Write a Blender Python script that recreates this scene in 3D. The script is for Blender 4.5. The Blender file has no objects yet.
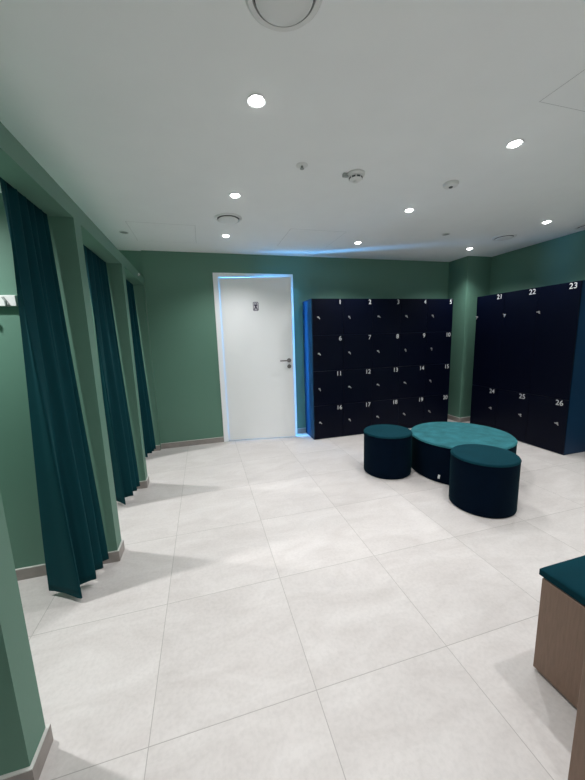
import bpy, bmesh, math, random
from mathutils import Vector, Matrix
random.seed(7)
R = math.radians
SC = bpy.context.scene
COL = SC.collection

# ------------------------------------------------------------------ camera
cam_data = bpy.data.cameras.new('camera')
cam_data.sensor_fit = 'VERTICAL'
cam_data.sensor_height = 36.0
cam_data.lens = 36.0 * 318.4 / 780.0
cam_data.clip_start = 0.02
cam = bpy.data.objects.new('camera', cam_data)
COL.objects.link(cam)
FW = Vector((0.26141594, 0.95172565, -0.16087260))
RT = Vector((0.96242541, -0.26969925, -0.03161724))
UP = Vector((0.07347816, 0.14656263, 0.98646863))
cam.matrix_world = Matrix(((RT.x, UP.x, -FW.x, 0.0), (RT.y, UP.y, -FW.y, 0.0), (RT.z, UP.z, -FW.z, 1.33), (0, 0, 0, 1)))
SC.camera = cam

# ------------------------------------------------------------------ world, exposure
world = bpy.data.worlds.new('world')
SC.world = world
world.use_nodes = True
world.node_tree.nodes['Background'].inputs[0].default_value = (0.5, 0.65, 0.7, 1)
world.node_tree.nodes['Background'].inputs[1].default_value = 0.02
SC.view_settings.view_transform = 'Standard'
SC.view_settings.look = 'None'
SC.view_settings.gamma = 1.0
SC.view_settings.use_curve_mapping = False
SC.view_settings.exposure = 0.0
SPOT_POWER = 41.5
CABIN_POWER = 125.0
BLUE_POWER = 150.0
SPOT_COLOR = (1.0, 0.985, 0.99)

# ------------------------------------------------------------------ dimensions (metres)
ZC = 2.377                    # ceiling
YB = 4.174                    # back wall
XL = -0.60                    # face of the cabins
XR = 4.043                    # right wall
XO = -2.0                     # outer wall behind the cabins
YF = -3.6                     # unseen wall behind the camera, set back for more bounce light
ZT, ZH = 2.08, 1.987          # top / underside of the beam over the cabins

# ------------------------------------------------------------------ materials
def lin(c):
    return tuple(((v / 255.0) / 12.92 if v / 255.0 <= 0.04045 else ((v / 255.0 + 0.055) / 1.055) ** 2.4) for v in c) + (1,)

def mat(name, color, rough=0.6, metal=0.0, spec=0.5, bump=0.0, bscale=80.0, vary=0.0, vscale=6.0, sheen=0.0, sheen_tint=None, emit=None, estr=0.0, stretch=None, coat=0.0):
    m = bpy.data.materials.new(name)
    m.use_nodes = True
    nt = m.node_tree
    b = nt.nodes['Principled BSDF']
    b.inputs['Roughness'].default_value = rough
    b.inputs['Metallic'].default_value = metal
    b.inputs['Specular IOR Level'].default_value = spec
    b.inputs['Coat Weight'].default_value = coat
    b.inputs['Sheen Weight'].default_value = sheen
    if sheen:
        b.inputs['Sheen Roughness'].default_value = 0.4
        b.inputs['Sheen Tint'].default_value = sheen_tint or (1, 1, 1, 1)
    if emit:
        b.inputs['Emission Color'].default_value = emit
        b.inputs['Emission Strength'].default_value = estr
    tc = nt.nodes.new('ShaderNodeTexCoord')
    mp = nt.nodes.new('ShaderNodeMapping')
    nt.links.new(tc.outputs['Object'], mp.inputs['Vector'])
    if stretch:
        mp.inputs['Scale'].default_value = stretch
    n = nt.nodes.new('ShaderNodeTexNoise')
    n.inputs['Scale'].default_value = vscale
    n.inputs['Detail'].default_value = 6
    nt.links.new(mp.outputs[0], n.inputs['Vector'])
    r = nt.nodes.new('ShaderNodeValToRGB')
    r.color_ramp.elements[0].position = 0.3
    r.color_ramp.elements[1].position = 0.7
    r.color_ramp.elements[0].color = tuple(max(0, v * (1 - vary)) for v in color[:3]) + (1,)
    r.color_ramp.elements[1].color = tuple(min(1, v * (1 + vary)) for v in color[:3]) + (1,)
    nt.links.new(n.outputs['Fac'], r.inputs[0])
    nt.links.new(r.outputs[0], b.inputs['Base Color'])
    if bump:
        n2 = nt.nodes.new('ShaderNodeTexNoise')
        n2.inputs['Scale'].default_value = bscale
        nt.links.new(mp.outputs[0], n2.inputs['Vector'])
        bp = nt.nodes.new('ShaderNodeBump')
        bp.inputs['Strength'].default_value = bump
        bp.inputs['Distance'].default_value = 0.002
        nt.links.new(n2.outputs['Fac'], bp.inputs['Height'])
        nt.links.new(bp.outputs[0], b.inputs['Normal'])
    return m

M = {}
M['wall'] = mat('green_wall_paint', (0.102, 0.220, 0.163), 0.55, bump=0.15, bscale=180, vary=0.03, vscale=2)
M['ceiling'] = mat('white_ceiling_paint', (0.87, 0.90, 0.90), 0.8, bump=0.1, bscale=150, vary=0.01)
M['skirting'] = mat('greige_tile_skirting', (0.30, 0.27, 0.25), 0.5, vary=0.12, vscale=14)
M['grout'] = mat('white_sealant', (0.6, 0.6, 0.57), 0.6)
M['door'] = mat('white_door_lacquer', (0.88, 0.90, 0.91), 0.35, vary=0.005)
M['locker'] = mat('navy_locker_laminate', (0.0007, 0.0020, 0.0095), 0.42, spec=0.12, vary=0.05)
M['locker_side'] = mat('navy_locker_side_lit', (0.0035, 0.026, 0.070), 0.45, spec=0.2, vary=0.03)  # same laminate as the doors, blue glow partly put into the colour
M['gap'] = mat('dark_gap', (0.002, 0.003, 0.006), 0.8)
M['digit'] = mat('silver_grey_digits', (0.72, 0.74, 0.74), 0.5)
M['chrome'] = mat('brushed_steel', (0.62, 0.62, 0.62), 0.28, metal=1.0)
M['lock'] = mat('bright_steel', (0.6, 0.6, 0.6), 0.45, metal=0.8)
M['handle'] = mat('satin_nickel', (0.22, 0.21, 0.21), 0.35, metal=0.9)
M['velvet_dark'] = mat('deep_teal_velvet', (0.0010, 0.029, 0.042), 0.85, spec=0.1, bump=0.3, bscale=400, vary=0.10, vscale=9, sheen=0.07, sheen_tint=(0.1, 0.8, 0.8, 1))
M['velvet_side'] = mat('teal_velvet_shaded', (0.0007, 0.0045, 0.013), 0.85, spec=0.05, bump=0.3, bscale=400, vary=0.10, vscale=9, sheen=0.03, sheen_tint=(0.1, 0.8, 0.8, 1))  # pouf sides: shade from grazing light is painted into this colour
M['velvet_light'] = mat('mottled_teal_velvet', (0.026, 0.128, 0.150), 0.85, spec=0.1, bump=0.5, bscale=300, vary=0.28, vscale=11, sheen=0.25, sheen_tint=(0.2, 0.9, 0.9, 1))  # paler and more mottled than the small pouf tops
M['curtain'] = mat('teal_curtain_cloth', (0.0018, 0.038, 0.048), 0.85, spec=0.12, bump=0.2, bscale=500, vary=0.05, sheen=0.05, sheen_tint=(0.1, 0.8, 0.8, 1))
M['wood'] = mat('oak_veneer', (0.215, 0.138, 0.098), 0.5, bump=0.2, bscale=60, vary=0.10, vscale=14, stretch=(9, 9, 0.9))
M['plinth'] = mat('black_plinth', (0.008, 0.010, 0.02), 0.6)
M['white'] = mat('white_plastic', (0.74, 0.76, 0.75), 0.45)
M['grey'] = mat('grey_plastic', (0.30, 0.33, 0.32), 0.5)
M['slot'] = mat('vent_slot', (0.05, 0.06, 0.07), 0.7)
M['seam'] = mat('panel_seam', (0.42, 0.45, 0.45), 0.8)
M['sign'] = mat('sign_ink', (0.035, 0.03, 0.07), 0.5)
M['signplate'] = mat('sign_plate', (0.62, 0.62, 0.66), 0.4)
M['label'] = mat('white_label', (0.8, 0.8, 0.8), 0.6)
M['lamp'] = mat('lit_lamp_lens', (0.9, 0.9, 0.9), 0.5, emit=(1, 1, 1, 1), estr=22.0)

def floor_material():
    m = bpy.data.materials.new('pale_stone_tiles')
    m.use_nodes = True
    nt = m.node_tree
    N, L = nt.nodes, nt.links
    b = N['Principled BSDF']
    b.inputs['Specular IOR Level'].default_value = 0.4
    tc = N.new('ShaderNodeTexCoord')
    sp = N.new('ShaderNodeSeparateXYZ')
    L.new(tc.outputs['Object'], sp.inputs[0])
    def mth(op, a, c=None, c2=None):
        n = N.new('ShaderNodeMath'); n.operation = op
        for i, v in enumerate((a, c, c2)):
            if v is None: continue
            if isinstance(v, (int, float)): n.inputs[i].default_value = v
            else: L.new(v, n.inputs[i])
        return n.outputs[0]
    PX, PY, X0, Y0 = 0.594, 0.606, 0.322 - 5 * 0.594, 0.965 - 10 * 0.606
    gx = mth('DIVIDE', mth('SUBTRACT', sp.outputs[0], X0), PX)
    gy = mth('DIVIDE', mth('SUBTRACT', sp.outputs[1], Y0), PY)
    fx, fy = mth('FRACT', gx), mth('FRACT', gy)
    ex = mth('MULTIPLY', mth('MINIMUM', fx, mth('SUBTRACT', 1.0, fx)), PX)
    ey = mth('MULTIPLY', mth('MINIMUM', fy, mth('SUBTRACT', 1.0, fy)), PY)
    e = mth('MINIMUM', ex, ey)
    joint = mth('LESS_THAN', e, 0.0014)
    # per tile value
    cx = N.new('ShaderNodeCombineXYZ')
    L.new(mth('FLOOR', gx), cx.inputs[0]); L.new(mth('FLOOR', gy), cx.inputs[1])
    wn = N.new('ShaderNodeTexWhiteNoise'); L.new(cx.outputs[0], wn.inputs['Vector'])
    # per tile shifted stone noise
    sc = N.new('ShaderNodeVectorMath'); sc.operation = 'SCALE'; sc.inputs['Scale'].default_value = 9.0
    L.new(wn.outputs['Color'], sc.inputs[0])
    ad = N.new('ShaderNodeVectorMath'); ad.operation = 'ADD'
    L.new(tc.outputs['Object'], ad.inputs[0]); L.new(sc.outputs[0], ad.inputs[1])
    mp = N.new('ShaderNodeMapping'); mp.inputs['Scale'].default_value = (1.0, 2.4, 1.0); mp.inputs['Rotation'].default_value = (0, 0, 0.5)
    L.new(ad.outputs[0], mp.inputs['Vector'])
    n1 = N.new('ShaderNodeTexNoise'); n1.inputs['Scale'].default_value = 2.6; n1.inputs['Detail'].default_value = 9; n1.inputs['Roughness'].default_value = 0.62; n1.inputs['Distortion'].default_value = 0.8
    L.new(mp.outputs[0], n1.inputs['Vector'])
    r1 = N.new('ShaderNodeValToRGB')
    r1.color_ramp.elements[0].position = 0.32; r1.color_ramp.elements[0].color = (0.535, 0.505, 0.485, 1)
    r1.color_ramp.elements[1].position = 0.66; r1.color_ramp.elements[1].color = (0.625, 0.60, 0.58, 1)
    L.new(n1.outputs['Fac'], r1.inputs[0])
    n3 = N.new('ShaderNodeTexNoise'); n3.inputs['Scale'].default_value = 70; n3.inputs['Detail'].default_value = 3
    L.new(ad.outputs[0], n3.inputs['Vector'])
    r3 = N.new('ShaderNodeValToRGB')
    r3.color_ramp.elements[0].position = 0.3; r3.color_ramp.elements[0].color = (0.93, 0.93, 0.93, 1)
    r3.color_ramp.elements[1].position = 0.6; r3.color_ramp.elements[1].color = (1, 1, 1, 1)
    L.new(n3.outputs['Fac'], r3.inputs[0])
    mx = N.new('ShaderNodeMixRGB'); mx.blend_type = 'MULTIPLY'; mx.inputs[0].default_value = 1
    L.new(r1.outputs[0], mx.inputs[1]); L.new(r3.outputs[0], mx.inputs[2])
    tone = mth('ADD', mth('MULTIPLY', wn.outputs['Value'], 0.05), 0.96)
    cc = N.new('ShaderNodeCombineXYZ')
    for i in range(3): L.new(tone, cc.inputs[i])
    mt = N.new('ShaderNodeMixRGB'); mt.blend_type = 'MULTIPLY'; mt.inputs[0].default_value = 1
    L.new(mx.outputs[0], mt.inputs[1]); L.new(cc.outputs[0], mt.inputs[2])
    mj = N.new('ShaderNodeMixRGB'); L.new(joint, mj.inputs[0]); L.new(mt.outputs[0], mj.inputs[1])
    mj.inputs[2].default_value = (0.34, 0.33, 0.31, 1)
    L.new(mj.outputs[0], b.inputs['Base Color'])
    rr = mth('ADD', mth('MULTIPLY', n1.outputs['Fac'], 0.15), 0.36)
    L.new(rr, b.inputs['Roughness'])
    bp = N.new('ShaderNodeBump'); bp.inputs['Strength'].default_value = 0.25; bp.inputs['Distance'].default_value = 0.002
    hh = mth('SUBTRACT', n3.outputs['Fac'], joint)
    L.new(hh, bp.inputs['Height']); L.new(bp.outputs[0], b.inputs['Normal'])
    return m
M['floor'] = floor_material()

# ------------------------------------------------------------------ helpers
def link(name, me, material, parent=None, loc=None, rot=None):
    o = bpy.data.objects.new(name, me)
    COL.objects.link(o)
    if isinstance(material, (list, tuple)):
        for mm in material: me.materials.append(mm)
    else:
        me.materials.append(material)
    if parent: o.parent = parent
    if loc: o.location = loc
    if rot: o.rotation_euler = rot
    return o

def obj(name, bm, material, parent=None, loc=None, rot=None, smooth=False):
    me = bpy.data.meshes.new(name)
    bmesh.ops.recalc_face_normals(bm, faces=bm.faces)
    bm.to_mesh(me); bm.free()
    if smooth:
        for p in me.polygons: p.use_smooth = True
        me.set_sharp_from_angle(angle=R(40)) if hasattr(me, 'set_sharp_from_angle') else None
    return link(name, me, material, parent, loc, rot)

def box(bm, x0, x1, y0, y1, z0, z1, bevel=0.0, seg=2, mi=0):
    r = bmesh.ops.create_cube(bm, size=1.0)
    vs = r['verts']
    for v in vs:
        v.co = Vector((x0 + (v.co.x + .5) * (x1 - x0), y0 + (v.co.y + .5) * (y1 - y0), z0 + (v.co.z + .5) * (z1 - z0)))
    fs = set(f for v in vs for f in v.link_faces)
    for f in fs: f.material_index = mi
    if bevel:
        es = list(set(e for v in vs for e in v.link_edges))
        bmesh.ops.bevel(bm, geom=es, offset=bevel, segments=seg, affect='EDGES', profile=0.6)

def boxbm(*a, **k):
    bm = bmesh.new(); box(bm, *a, **k); return bm

def lathe(bm, prof, n=48, cx=0, cy=0):
    rings = []
    for r, z in prof:
        if r < 1e-6: rings.append([bm.verts.new((cx, cy, z))])
        else: rings.append([bm.verts.new((cx + r * math.cos(2 * math.pi * i / n), cy + r * math.sin(2 * math.pi * i / n), z)) for i in range(n)])
    for a, b in zip(rings, rings[1:]):
        if len(a) == 1 and len(b) == 1: continue
        for i in range(n):
            j = (i + 1) % n
            if len(a) == 1: bm.faces.new((a[0], b[i], b[j]))
            elif len(b) == 1: bm.faces.new((a[i], a[j], b[0]))
            else: bm.faces.new((a[i], a[j], b[j], b[i]))

def cyl(bm, p0, p1, r, n=16, r2=None):
    p0, p1 = Vector(p0), Vector(p1)
    d = (p1 - p0).normalized()
    a = d.orthogonal().normalized(); b = d.cross(a)
    r2 = r if r2 is None else r2
    A = [bm.verts.new(p0 + (a * math.cos(t) + b * math.sin(t)) * r) for t in [2 * math.pi * i / n for i in range(n)]]
    B = [bm.verts.new(p1 + (a * math.cos(t) + b * math.sin(t)) * r2) for t in [2 * math.pi * i / n for i in range(n)]]
    for i in range(n):
        j = (i + 1) % n
        bm.faces.new((A[i], A[j], B[j], B[i]))
    bm.faces.new(A[::-1]); bm.faces.new(B)

def struct(o):
    o['kind'] = 'structure'; return o

def tag(o, label, cat, group=None):
    o['label'] = label; o['category'] = cat
    if group: o['group'] = group
    return o

def thing(name, label, cat, loc=(0, 0, 0), rotz=0, group=None):
    o = bpy.data.objects.new(name, None); COL.objects.link(o)
    o.empty_display_size = 0.1
    o.location = loc; o.rotation_euler = (0, 0, rotz)
    return tag(o, label, cat, group)

def dup(root, loc, rotz, label, group=None):
    r = root.copy(); COL.objects.link(r); r.location = loc; r.rotation_euler = (0, 0, rotz)
    r['label'] = label
    if group: r['group'] = group
    for ch in list(root.children):
        c = ch.copy(); COL.objects.link(c); c.parent = r
        for g in ch.children:
            d = g.copy(); COL.objects.link(d); d.parent = c
    return r

# ------------------------------------------------------------------ room shell
struct(obj('floor', boxbm(XO - .2, XR + .2, YF - .2, 6.2, -0.1, 0), M['floor']))
struct(obj('ceiling', boxbm(XO - .2, XR + .2, YF - .2, 6.2, ZC, ZC + .1), M['ceiling']))
struct(obj('wall_left', boxbm(XO - .15, XO, YF - .15, YB + .2, 0, ZC), M['wall']))
struct(obj('wall_right', boxbm(XR, XR + .15, YF - .15, YB + .2, 0, ZC), M['wall']))
struct(obj('wall_front', boxbm(XO, XR, YF - .15, YF, 0, ZC), M['ceiling']))  # unseen wall, made white to bounce light up to the ceiling
# back wall with the doorway cut out (three blocks of one wall) and the small step at the cabins
DX0, DX1, DZ = 0.235, 1.155, 2.105
bm = bmesh.new()
box(bm, XL, DX0, YB, YB + .15, 0, ZC)
box(bm, DX1, XR, YB, YB + .15, 0, ZC)
box(bm, DX0, DX1, YB, YB + .15, DZ, ZC)
box(bm, XO, XL, YB + .03, YB + .15, 0, ZC)
struct(obj('wall_back', bm, M['wall']))
# boxed column in the far right corner
struct(obj('wall_column', boxbm(3.636, XR, 3.816, YB, 0, ZC), M['wall']))

# cabin partitions
PART = [(-1.10, -1.0), (-0.065, 0.035), (0.970, 1.072), (2.022, 2.124), (3.058, 3.160), (4.120, YB)]
for y0, y1 in PART:
    bm = bmesh.new()
    box(bm, XO, -0.712, y0, y1, 0, ZT); box(bm, -0.712, XL, y0, y1, 0, ZH)
    struct(obj('wall_partition', bm, M['wall']))
struct(obj('trim_1', boxbm(-0.712, XL, PART[0][0], YB, ZH, ZT), M['wall']))

# skirting tiles with a pale sealant line on top
def skirting(n, pts_boxes, side):
    bm = bmesh.new()
    for (x0, x1, y0, y1) in pts_boxes:
        box(bm, x0, x1, y0, y1, 0, 0.066, mi=0)
        box(bm, x0, x1, y0, y1, 0.066, 0.070, mi=1)
    struct(obj(n, bm, [M['skirting'], M['grout']]))
t = 0.010
for y0, y1 in PART[:5]:
    bx = [(XO, XL + t, y0 - t, y0), (XL, XL + t, y0, y1), (XO, XL + t, y1, y1 + t)]
    skirting('baseboard_partition', bx, 'l')
skirting('baseboard_back', [(XL + .0, 0.179, YB - t, YB), (1.197, 1.322, YB - t, YB), (3.412, 3.636, YB - t, YB), (XO, XL, 4.12 - t, 4.12)], 'b')
skirting('baseboard_column', [(3.636 - t, 3.636, 3.816 - t, YB - t), (3.636, XR, 3.816 - t, 3.816)], 'c')
skirting('baseboard_right', [(XR - t, XR, YF, 2.35), (XR - t, XR, 3.62, 3.80)], 'r')
skirting('baseboard_left', [(XO, XO + t, YF, 4.1)], 'o')
skirting('baseboard_front', [(XO + t, XR - t, YF, YF + t)], 'f')

# room behind the door, lit by a blue lamp
bm = bmesh.new()
bx0, bx1, by0, by1 = -0.35, 1.75, YB + .15, 5.9
box(bm, bx0 - .05, bx0, by0, by1, 0, ZC); box(bm, bx1, bx1 + .05, by0, by1, 0, ZC); box(bm, bx0 - .05, bx1 + .05, by1, by1 + .05, 0, ZC)
struct(obj('wall_washroom', bm, M['ceiling']))

# ------------------------------------------------------------------ door
bm = bmesh.new()
box(bm, 0.181, 0.243, YB - .012, YB + .15, 0, 2.148)
box(bm, 1.150, 1.195, YB - .012, YB + .15, 0, 2.148)
box(bm, 0.243, 1.150, YB - .012, YB + .15, 2.100, 2.148)
box(bm, 0.243, 0.262, YB + .05, YB + .15, 0, 2.100)      # rebates behind the leaf
box(bm, 1.130, 1.150, YB + .05, YB + .15, 0, 2.100)
struct(obj('trim_2', bm, M['door']))
door = bpy.data.objects.new('door_1', None); COL.objects.link(door); struct(door)
door.location = (0.250, YB - .002, 0); door.rotation_euler = (0, 0, R(-9.9))
LW = 0.893
leaf = obj('door_leaf', boxbm(0.004, LW, 0, 0.042, 0.008, 2.088, bevel=0.002, seg=1), M['door'], door)
# lever handle, 1.035 m up
hz, hx = 1.045, 0.835
bm = bmesh.new()
cyl(bm, (hx, 0, hz), (hx, -0.010, hz), 0.027, 24)
cyl(bm, (hx, -0.008, hz), (hx, -0.048, hz), 0.010, 16)
cyl(bm, (hx + .006, -0.048, hz), (hx - 0.118, -0.048, hz), 0.0095, 16)
h = obj('lever_handle', bm, M['handle'], leaf, smooth=True); h['label'] = 'brushed steel lever handle'
bm = bmesh.new()
cyl(bm, (hx, 0, hz - .078), (hx, -0.008, hz - .078), 0.026, 24)
box(bm, hx - .006, hx + .006, -0.011, -0.007, hz - .094, hz - .064)
h = obj('lock_rosette', bm, M['handle'], leaf, smooth=True); h['label'] = 'round steel lock plate under the handle'
# pictogram plate
def prism(bm, pts, y0, y1, mi=0):
    A = [bm.verts.new((x, y0, z)) for x, z in pts]; B = [bm.verts.new((x, y1, z)) for x, z in pts]
    fs = [bm.faces.new(A), bm.faces.new(B[::-1])]
    for i in range(len(pts)):
        j = (i + 1) % len(pts); fs.append(bm.faces.new((A[i], B[i], B[j], A[j])))
    for f in fs: f.material_index = mi
sx, sz = 0.437, 1.738
def rrect(w, h, r, cx, cz, n=5):
    p = []
    for qx, qz, a0 in ((1, 1, 0), (-1, 1, 90), (-1, -1, 180), (1, -1, 270)):
        for i in range(n + 1):
            a = R(a0 + 90 * i / n); p.append((cx + qx * (w / 2 - r) + r * math.cos(a), cz + qz * (h / 2 - r) + r * math.sin(a)))
    return p
bm = bmesh.new()
prism(bm, rrect(.070, .110, .016, sx, sz), 0, -0.0016, 0)
prism(bm, rrect(.058, .098, .011, sx, sz), -0.0014, -0.0020, 1)
# head ring, wasp-waisted body
prism(bm, [(sx + .017 * math.cos(a), sz + .030 + .014 * math.sin(a)) for a in [2 * math.pi * i / 18 for i in range(18)]], -0.0019, -0.0026, 0)
prism(bm, [(sx + .010 * math.cos(a), sz + .031 + .008 * math.sin(a)) for a in [2 * math.pi * i / 18 for i in range(18)]], -0.0025, -0.0030, 1)
prism(bm, [(sx - .026, sz + .018), (sx - .007, sz - .002), (sx - .027, sz - .042), (sx + .027, sz - .042), (sx + .007, sz - .002), (sx + .026, sz + .018)], -0.0019, -0.0026, 0)
prism(bm, [(sx, sz - .018), (sx - .012, sz - .040), (sx + .012, sz - .040)], -0.0025, -0.0030, 1)
s = obj('pictogram_sign', bm, [M['sign'], M['signplate']], leaf); s['label'] = 'small dark toilet pictogram on a pale plate'

# ------------------------------------------------------------------ lights of the place, with added fill spots
def spotlight(x, y, label, power=SPOT_POWER, size=128):
    g = thing('ceiling_spotlight', label, 'spotlight', (x, y, ZC), 0, 'recessed ceiling spotlights')
    bm = bmesh.new()
    lathe(bm, [(.036, -.0005), (.043, -.003), (.041, -.0045), (.034, -.003), (.030, 0.0), (.036, -.0005)], 32)
    obj('trim_ring', bm, M['white'], g, smooth=True)
    bm = bmesh.new()
    lathe(bm, [(0, -.015), (.010, -.0142), (.019, -.0115), (.026, -.007), (.030, -.0025), (.030, -.0008), (0, -.0008)], 28)
    lens = obj('lamp_lens', bm, M['lamp'], g, smooth=True); lens['label'] = 'glowing white lamp lens'
    ld = bpy.data.lights.new('spot_lamp', 'SPOT')
    ld.energy = power; ld.color = SPOT_COLOR; ld.spot_size = R(size); ld.spot_blend = 1.0; ld.shadow_soft_size = 0.028
    lo = bpy.data.objects.new('spot_lamp', ld); COL.objects.link(lo); lo.parent = g; lo.location = (0, 0, -0.035)
    return g
XS, YS = (0.31, 1.785, 3.34), (1.58, 2.545, 3.49)
names = {
    (0.31, 1.58): 'largest recessed ceiling spotlight, high in the left half above the door',
    (1.785, 1.58): 'large recessed ceiling spotlight at upper right, left of the square access panel',
    (0.31, 2.545): 'recessed ceiling spotlight just before the round air diffuser in front of the door',
    (0.31, 3.49): 'recessed ceiling spotlight between the round air diffuser and the top of the door',
    (1.785, 2.545): 'recessed ceiling spotlight between the motion detector and the numbered back lockers',
    (1.785, 3.49): 'recessed ceiling spotlight close above the back lockers numbered 1 and 2',
    (3.34, 2.545): 'recessed ceiling spotlight above the side lockers numbered 22 and 23',
    (3.34, 3.49): 'recessed ceiling spotlight in front of the green corner column'}
for x in XS:
    for y in YS:
        spotlight(x, y, names.get((x, y), 'recessed ceiling spotlight over the open floor before the side lockers, beyond the right edge'), power=SPOT_POWER * (1.3 if y > 3 else 1.0))
BEH = {0.31: 'over the aisle beside the cabins', 1.785: 'over the wooden bench', 3.34: 'near the right wall'}
for x in XS:
    spotlight(x, 0.60, 'recessed ceiling spotlight above the viewer, ' + BEH[x])
    spotlight(x, -1.3, 'added unseen fill spotlight behind the viewer, ' + BEH[x], power=SPOT_POWER * 1.5)  # unseen row, boosted to brighten the ceiling by bounce
    spotlight(x, -2.6, 'added unseen fill spotlight farthest behind the viewer, ' + BEH[x], power=SPOT_POWER * 1.7)  # extra row added out of view for the same ceiling fill
for y, w in ((0.50, 'nearest open'), (1.56, 'first curtained'), (2.52, 'middle'), (3.55, 'farthest')):
    spotlight(-1.39, y, 'recessed ceiling spotlight inside the %s changing cabin' % w, power=CABIN_POWER * (0.12 if y < 1 else 1.0))

# blue lamp strip standing in the room behind the door
def area(name, loc, rot, sx_, sy_, power, color):
    ld = bpy.data.lights.new(name, 'AREA'); ld.shape = 'RECTANGLE'; ld.size = sx_; ld.size_y = sy_; ld.energy = power; ld.color = color
    lo = bpy.data.objects.new(name, ld); COL.objects.link(lo); lo.location = loc; lo.rotation_euler = rot
    return lo
area('blue_washroom_lamp', (-0.25, 4.72, 1.08), (R(90), 0, R(-90 - 14)), 0.16, 1.9, BLUE_POWER, (0.10, 0.46, 1.0))
area('blue_washroom_fill', (0.7, 5.0, ZC - .03), (0, 0, 0), 1.4, 0.8, BLUE_POWER * 0.35, (0.10, 0.46, 1.0))  # unseen ambient fill, added for the gap above the door leaf

# ------------------------------------------------------------------ lockers
def text_mesh(s, size, ext=0.0006):
    cu = bpy.data.curves.new('txt', 'FONT'); cu.body = s; cu.size = size; cu.extrude = ext; cu.offset = 0.0002
    cu.align_x = 'RIGHT'; cu.align_y = 'CENTER'; cu.resolution_u = 4
    to = bpy.data.objects.new('txt', cu)
    me = bpy.data.meshes.new_from_object(to)
    bpy.data.objects.remove(to); bpy.data.curves.remove(cu)
    return me
LOCK_ME = None
def lock_mesh():
    bm = bmesh.new()
    cyl(bm, (0, 0, 0), (0, -0.010, 0), 0.012, 18)
    cyl(bm, (0, -0.010, 0), (0, -0.018, 0), 0.007, 12)
    # small turned lever with a drop tab
    prism(bm, [(-.004, .006), (-.020, .012), (-.022, .004), (-.002, -.008), (.010, -.032), (.019, -.029), (.008, .003)], -0.014, -0.019)
    me = bpy.data.meshes.new('locker_lock'); bmesh.ops.recalc_face_normals(bm, faces=bm.faces); bm.to_mesh(me); bm.free()
    me.materials.append(M['lock'])
    return me
LOCK_ME = lock_mesh()

def locker_unit(name, w, d, doors, label, cat, loc, rotz, lock_right=(), group=None, shift=0.0):
    """local frame: x to the right seen from the front, front face at y=0, body behind it (+y); doors = [(number, z0, z1, lockside)]"""
    g = thing(name, label, cat, loc, rotz, group)
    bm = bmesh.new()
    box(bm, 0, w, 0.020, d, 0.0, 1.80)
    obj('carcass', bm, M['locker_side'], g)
    for num, z0, z1, side in doors:
        dr = obj('locker_door', boxbm(0.0015, w - 0.0015, 0.0, 0.018, z0 + .0015, z1 - .0015, bevel=0.0012, seg=1), M['locker'], g)
        dr['label'] = 'dark navy locker door numbered ' + num
        me = text_mesh(num, 0.080)
        n = link('number', me, M['digit'], dr, (w - {'L': 0.022, 'F': 0.030, 'R': 0.046}[side], -0.0008, z1 - 0.044), (R(90), 0, 0)); n['label'] = 'silver number ' + num
        lx = {'L': 0.080, 'F': 0.024, 'R': w - 0.086}[side]
        lk = bpy.data.objects.new('lock', LOCK_ME); COL.objects.link(lk); lk.parent = dr
        zz = (z0 + z1) / 2 - (0 if z1 - z0 < .6 else -.33) + (0 if side != 'R' else 0.03)
        lk.location = (lx, 0, zz); lk.scale = (.85, .85, .85)
        lk.rotation_euler = (0, random.uniform(-.5, .5), 0); lk['label'] = 'small steel turning lock'
    return g
CW = 0.4174
ROW = [(1.35, 1.80), (0.90, 1.35), (0.45, 0.90), (0.012, 0.45)]
WHERE = ['blue-lit navy locker unit beside the white door', 'navy locker unit second from the white door', 'navy locker unit central in the back row', 'navy locker unit fourth from the white door', 'navy locker unit beside the green column']
for c in range(5):
    nums = [str(c + 1 + 5 * r) for r in range(4)]
    drs = [(nums[r], ROW[r][0], ROW[r][1], 'L') for r in range(4)]
    locker_unit('locker_unit', CW, YB - 3.801 - .002, drs, WHERE[c] + ', numbered %s, %s, %s, %s' % tuple(nums), 'locker', (1.323 + c * CW, 3.801, 0), 0, group='four-door lockers on the back wall')
SW = 0.4153
SIDE = ['navy side wall locker unit nearest the corner column', 'navy side wall locker unit, middle of three', 'navy side wall locker unit nearest the viewer']
for c in range(3):
    a, b_ = str(21 + c), str(24 + c)
    locker_unit('locker_unit', SW, XR - 3.62 - .002, [(a, 0.60, 1.80, 'F'), (b_, 0.012, 0.60, 'R')], SIDE[c] + ', doors %s and %s' % (a, b_), 'locker', (3.62, 3.606 - c * SW, 0), R(-90), group='two-door lockers on the right wall')

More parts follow.
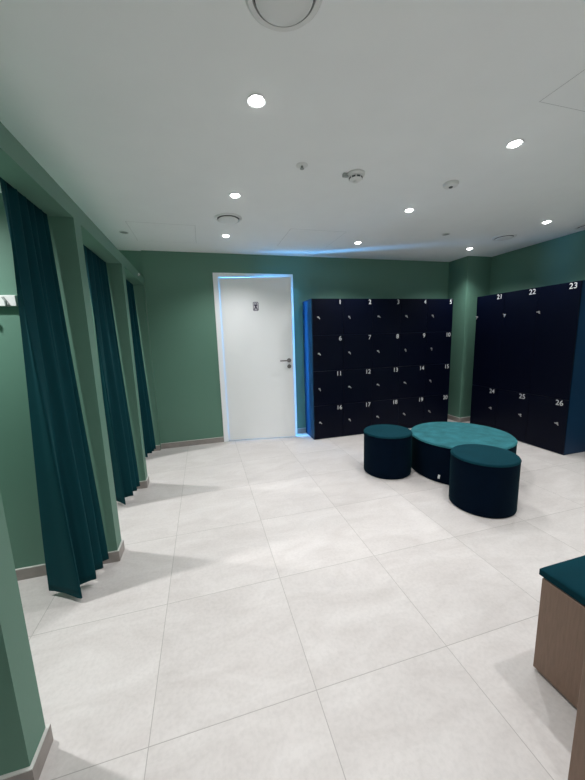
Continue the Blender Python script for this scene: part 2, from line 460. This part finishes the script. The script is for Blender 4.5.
# ------------------------------------------------------------------ poufs
def pouf(r, h, x, y, label, side, top, tagl=False):
    g = thing('round_pouf', label, 'pouf', (x, y, 0), 0, 'round velvet poufs')
    bm = bmesh.new()
    e = 0.014
    lathe(bm, [(0, 0.003), (r - .008, 0.003), (r - .001, .009)] + [(r, .014 + (h - .034) * i / 8) for i in range(9)] + [(r - .002, h - .012)], 96)
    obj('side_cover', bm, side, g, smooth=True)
    bm = bmesh.new()
    prof = [(r - .0015, h - .0125)] + [(r - e + e * math.cos(a), h - e + e * math.sin(a) - .0) for a in [R(10 + 80 * i / 6) for i in range(7)]]
    prof += [(r * k, h + .006 * (1 - k * k)) for k in (.85, .7, .5, .3, .12)] + [(0, h + .006)]
    lathe(bm, prof, 96)
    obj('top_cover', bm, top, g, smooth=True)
    bm = bmesh.new()
    lathe(bm, [(r + .0005, h - .0165), (r + .003, h - .0145), (r + .0005, h - .0125), (r - .002, h - .0145), (r + .0005, h - .0165)], 96)
    obj('piping', bm, top, g, smooth=True)
    bm = bmesh.new()
    lathe(bm, [(0, 0), (r - .015, 0), (r - .015, .004), (0, .004)], 64)
    obj('base', bm, M['plinth'], g)
    if tagl:
        ang = R(tagl)
        bm = boxbm(-.009, .009, -.0035, .0, -.019, .019, bevel=.001, seg=1)
        box(bm, -.009, .009, -.0045, -.003, -.004, .003, mi=0)
        o = obj('label_tag', bm, M['label'], g, (r * math.cos(ang), r * math.sin(ang), .060), (0, R(8), ang + R(90))); o['label'] = 'small white fabric tag'
    return g
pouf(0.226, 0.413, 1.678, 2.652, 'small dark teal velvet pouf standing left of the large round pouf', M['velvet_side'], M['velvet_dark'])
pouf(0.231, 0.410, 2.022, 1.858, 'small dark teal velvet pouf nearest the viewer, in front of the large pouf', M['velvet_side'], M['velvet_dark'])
pouf(0.458, 0.356, 2.365, 2.462, 'large low round pouf with mottled lighter teal top between two small poufs', M['velvet_side'], M['velvet_light'], tagl=-153)

# ------------------------------------------------------------------ curtains
def catmull(P, n):
    out = []
    k = len(P) - 1
    for i in range(n + 1):
        s = i / n * k; j = min(int(s), k - 1); t = s - j
        p0, p1, p2, p3 = P[max(j - 1, 0)], P[j], P[j + 1], P[min(j + 2, k)]
        out.append(tuple(0.5 * (2 * p1[d] + (p2[d] - p0[d]) * t + (2 * p0[d] - 5 * p1[d] + 4 * p2[d] - p3[d]) * t * t + (-p0[d] + 3 * p1[d] - 3 * p2[d] + p3[d]) * t ** 3) for d in range(2)))
    return out
def curtain(top, bottom, label, z0=0.034):
    g = thing('curtain', label, 'curtain', (-0.72, (top[0][1] + top[-1][1]) / 2, 0), 0, 'changing cabin curtains')
    gx, gy = g.location.x, g.location.y
    n, mz = 150, 40
    T, B = catmull(top, n), catmull(bottom, n)
    ztop = ZH + .03
    bm = bmesh.new(); rows = []
    for k in range(mz + 1):
        w = k / mz; s = w ** 0.92
        s2 = w * w * (3 - 2 * w) * .35 + s * .65
        row = []
        for i in range(n + 1):
            u = i / n
            x = T[i][0] * (1 - s2) + B[i][0] * s2
            y = T[i][1] * (1 - s2) + B[i][1] * s2
            x += .004 * math.sin(9 * u + 5 * w) * w
            lift = 0.0
            if k == mz: lift = .006 * math.sin(u * 23)
            row.append(bm.verts.new((x - gx, y - gy, ztop + (z0 - ztop) * w + lift)))
        rows.append(row)
    for a, b in zip(rows, rows[1:]):
        for i in range(n): bm.faces.new((a[i], a[i + 1], b[i + 1], b[i]))
    o = obj('curtain_cloth', bm, M['curtain'], g, smooth=True)
    md = o.modifiers.new('thick', 'SOLIDIFY'); md.thickness = 0.005; md.offset = 0
    bm = bmesh.new()
    y0, y1 = top[0][1] - .55, top[-1][1]
    box(bm, -.775 - gx, -.714 - gx, y0 - gy, y1 - gy, ztop - .002, ztop + .012)
    r = obj('curtain_rail', bm, M['white'], g); r['label'] = 'white curtain rail behind the beam'
    return g
def folds(y0, y1):
    """gathered top edge: the leading hem, then uneven pleats"""
    f = [0, .04, .10, .22, .31, .42, .53, .61, .72, .81, .88, .94, 1]
    x = [-.712, -.716, -.742, -.710, -.745, -.712, -.748, -.714, -.742, -.711, -.738, -.712, -.718]
    return [(a, y0 + (y1 - y0) * b) for a, b in zip(x, f)]
def hem(ys, yt, ye, xs):
    """spread lower edge: the free panel swings out to the tip, three round folds follow"""
    d = ye - yt
    return [(xs, ys), ((xs - .703) / 2 - .004, (ys + yt) / 2 + .004), (-.703, yt), (-.757, yt + .30 * d), (-.712, yt + .37 * d), (-.676, yt + .43 * d), (-.690, yt + .53 * d), (-.728, yt + .60 * d),
            (-.684, yt + .68 * d), (-.660, yt + .76 * d), (-.698, yt + .85 * d), (-.664, yt + .93 * d), (-.655, ye)]
curtain(folds(1.640, 2.010), hem(1.822, 1.712, 2.012, -.885), 'dark teal floor-length curtain of the nearest changing cabin, beside the coat rack')
curtain(folds(2.568, 3.048), hem(2.805, 2.708, 3.042, -.80), 'dark teal floor-length curtain of the middle changing cabin, between two green piers')
curtain(folds(3.708, 4.108), hem(3.870, 3.822, 4.100, -.80), 'dark teal floor-length curtain of the farthest changing cabin, next to the back wall')

# ------------------------------------------------------------------ coat rack in the nearest cabin
rk = thing('coat_rack', 'white wall coat rack with grey hooks in the nearest changing cabin', 'coat rack', (-1.20, 2.022, 1.562))
obj('back_board', boxbm(-.286, .297, -.024, 0, -.025, .029, bevel=.0015, seg=1), M['white'], rk)
for k in range(5):
    xx = -.24 + .12 * k + .004
    bm = bmesh.new()
    prism(bm, [(xx - .004, .018), (xx + .006, .020), (xx + .030, -.024), (xx + .018, -.024)], -.024, -.031)
    cyl(bm, (xx + .020, -.028, -.018), (xx + .026, -.060, -.026), .005, 10)
    cyl(bm, (xx + .026, -.060, -.028), (xx + .026, -.062, -.004), .005, 10, r2=.006)
    h = obj('hook', bm, M['grey'], rk, smooth=True); h['label'] = 'grey slanted hook'

# ------------------------------------------------------------------ bench and cabinet, lower right
bn = thing('bench', 'oak-veneered box bench with a dark teal seat cushion at the lower right', 'bench', (1.402, 0.088, 0))
obj('bench_box', boxbm(-.23, .23, -.75, .70, .012, .405, bevel=.0015, seg=1), M['wood'], bn)
obj('plinth', boxbm(-.215, .215, -.73, .685, 0, .012), M['plinth'], bn)
bm = bmesh.new()
def cushion(bm, x0, x1, y0, y1, z0, z1):
    nx, ny = 14, 40
    def sh(u): return 1 - abs(2 * u - 1) ** 9
    grid = []
    for lvl in (0, 1):
        g_ = []
        for i in range(nx + 1):
            for_j = []
            for j in range(ny + 1):
                u, v = i / nx, j / ny
                uu = .5 - .5 * math.cos(math.pi * u); vv = .5 - .5 * math.cos(math.pi * v)
                edge = (sh(uu) * sh(vv))
                zt = z1 - .016 + .016 * edge ** .5
                zb = z0 + .006 * (1 - edge)
                for_j.append(bm.verts.new((x0 + (x1 - x0) * uu, y0 + (y1 - y0) * vv, zt if lvl else zb)))
            g_.append(for_j)
        grid.append(g_)
    for lvl in (0, 1):
        for i in range(nx):
            for j in range(ny):
                q = (grid[lvl][i][j], grid[lvl][i + 1][j], grid[lvl][i + 1][j + 1], grid[lvl][i][j + 1])
                bm.faces.new(q if lvl else q[::-1])
    per = [(i, 0) for i in range(nx)] + [(nx, j) for j in range(ny)] + [(i, ny) for i in range(nx, 0, -1)] + [(0, j) for j in range(ny, 0, -1)]
    for a, b in zip(per, per[1:] + per[:1]):
        bm.faces.new((grid[0][a[0]][a[1]], grid[0][b[0]][b[1]], grid[1][b[0]][b[1]], grid[1][a[0]][a[1]]))
cushion(bm, -.232, .232, -.755, .712, .405, .452)
c = obj('seat_cushion', bm, M['velvet_dark'], bn, smooth=True)
md = c.modifiers.new('round', 'BEVEL'); md.width = .006; md.segments = 2; md.limit_method = 'ANGLE'; md.angle_limit = R(35)
cb = thing('wooden_cabinet', 'tall oak-veneered cabinet side cut off by the lower right corner, before the bench', 'cabinet', (1.047, 0.05, 0))
obj('side_panel', boxbm(-.118, -.100, -.50, .450, .020, .75, bevel=.001, seg=1), M['wood'], cb)
obj('carcass', boxbm(-.100, .120, -.50, .448, .020, .75, bevel=.001, seg=1), M['wood'], cb)
obj('plinth', boxbm(-.105, .110, -.49, .440, 0, .020), M['plinth'], cb)

# ------------------------------------------------------------------ ceiling fittings
def diffuser(x, y, label, r=0.118, group='round air diffusers'):
    g = thing('air_diffuser', label, 'air vent', (x, y, ZC), 0, group)
    bm = bmesh.new()
    lathe(bm, [(r * .80, -.001), (r, -.001), (r + .001, -.004), (r * .93, -.012), (r * .82, -.010), (r * .80, -.001)], 64)
    obj('outer_ring', bm, M['white'], g, smooth=True)
    bm = bmesh.new()
    lathe(bm, [(0, -.0008), (r * .80, -.0008), (r * .80, -.002), (0, -.002)], 64)
    obj('slot', bm, M['slot'], g)
    bm = bmesh.new()
    lathe(bm, [(0, -.024), (r * .5, -.0235), (r * .70, -.020), (r * .74, -.016), (r * .70, -.013), (r * .3, -.003), (0, -.003)], 64)
    obj('disc_plate', bm, M['white'], g, smooth=True)
diffuser(0.296, 3.005, 'round white air diffuser on the ceiling in front of the white door')
diffuser(0.320, 1.115, 'large round white air diffuser cut by the top edge of the picture', r=0.122)
diffuser(3.355, 3.02, 'shallow round white air diffuser near the corner column and side lockers')
diffuser(4.035 - .13, 2.55, 'round white air diffuser at the right edge above the side lockers', r=0.10)

g = thing('smoke_detector', 'white domed smoke detector on the ceiling, left of the motion detector', 'smoke detector', (1.045, 2.075, ZC))
bm = bmesh.new(); lathe(bm, [(0, -.001), (.058, -.001), (.060, -.010), (.054, -.018), (.040, -.020), (0, -.020)], 40); obj('base', bm, M['white'], g, smooth=True)
bm = bmesh.new(); lathe(bm, [(.040, -.020), (.042, -.036), (.034, -.042), (.018, -.046), (.014, -.054), (0, -.055)], 40); obj('dome', bm, M['white'], g, smooth=True)
for k in range(8):
    a = 2 * math.pi * k / 8
    bm = boxbm(-.011, .011, -.0015, .0015, -.005, .005)
    obj('sensor_slot', bm, M['slot'], g, (.0410 * math.cos(a), .0410 * math.sin(a), -.030), (0, 0, a + math.pi / 2))
bm = boxbm(-.020, .016, -.012, .012, -.022, -.002, bevel=.003); obj('indicator_stub', bm, M['grey'], g, (-.066, 0.01, 0))

g = thing('motion_detector', 'white round motion detector on the ceiling, right of the smoke detector', 'motion detector', (1.776, 2.057, ZC))
bm = bmesh.new(); lathe(bm, [(0, -.001), (.050, -.001), (.052, -.008), (.046, -.022), (.030, -.026), (0, -.026)], 40); obj('housing', bm, M['white'], g, smooth=True)
bm = bmesh.new(); lathe(bm, [(0, -.0255), (.014, -.0255), (.012, -.031), (0, -.033)], 24); obj('sensor_lens', bm, M['slot'], g, smooth=True)

g = thing('sprinkler', 'small ceiling sprinkler with pale rosette, left of the smoke detector', 'sprinkler', (0.669, 2.049, ZC))
bm = bmesh.new(); lathe(bm, [(0, -.001), (.036, -.001), (.037, -.003), (.020, -.008), (.012, -.006), (0, -.006)], 32); obj('rosette', bm, M['white'], g, smooth=True)
bm = bmesh.new(); lathe(bm, [(0, -.006), (.008, -.006), (.006, -.018), (.013, -.020), (.013, -.022), (0, -.022)], 20); obj('nozzle', bm, M['grey'], g, smooth=True)

for (x, y, lb) in ((-0.641, 3.539, 'small dark round ceiling disc above the cabins near the back wall'), (2.596, 3.046, 'small dark round ceiling disc between two spotlights before the corner column')):
    g = thing('ceiling_disc', lb, 'ceiling disc', (x, y, ZC), 0, 'small dark ceiling discs')  # plain grey disc, use not known
    bm = bmesh.new(); lathe(bm, [(0.034, -.001), (.042, -.001), (.042, -.005), (.034, -.006), (.034, -.001)], 32); obj('rim', bm, M['white'], g, smooth=True)
    bm = bmesh.new(); lathe(bm, [(0, -.001), (.034, -.001), (.034, -.0045), (0, -.005)], 32); obj('disc_face', bm, M['grey'], g, smooth=True)

def panel(x0, x1, y0, y1, label, near=True):
    """flush access hatch: the thin shadow joint round it and the board inside"""
    g = thing('access_hatch', label, 'hatch', ((x0 + x1) / 2, (y0 + y1) / 2, ZC), 0, 'flush ceiling access hatches')
    hx, hy, w = (x1 - x0) / 2, (y1 - y0) / 2, .0022
    bm = bmesh.new()
    box(bm, -hx, -hx + w, -hy, hy, -.0006, -.0002); box(bm, hx - w, hx, -hy, hy, -.0006, -.0002)
    box(bm, -hx, hx, -hy, -hy + w, -.0006, -.0002); box(bm, -hx, hx, hy - w, hy, -.0006, -.0002)
    obj('joint', bm, M['seam'], g)
    obj('hatch_board', boxbm(-hx + w, hx - w, -hy + w, hy - w, -.0008, -.0002), M['ceiling'], g)
panel(-0.567, 0.015, 3.24, 3.80, 'flush square ceiling hatch between the cabins and the round diffuser')
panel(0.905, 1.490, 3.17, 3.76, 'flush square ceiling hatch before the back lockers')
panel(1.588, 2.170, 0.71, 1.295, 'flush square ceiling hatch at the upper right corner, beside the large spotlight')

bm = bmesh.new(); cyl(bm, (0, 0, 0), (.012, 0, 0), .014, 16, r2=.009)
tag(obj('wall_button', bm, M['white'], None, (XL, 3.825, 2.045), smooth=True), 'tiny white round knob on the beam over the farthest cabin', 'knob')
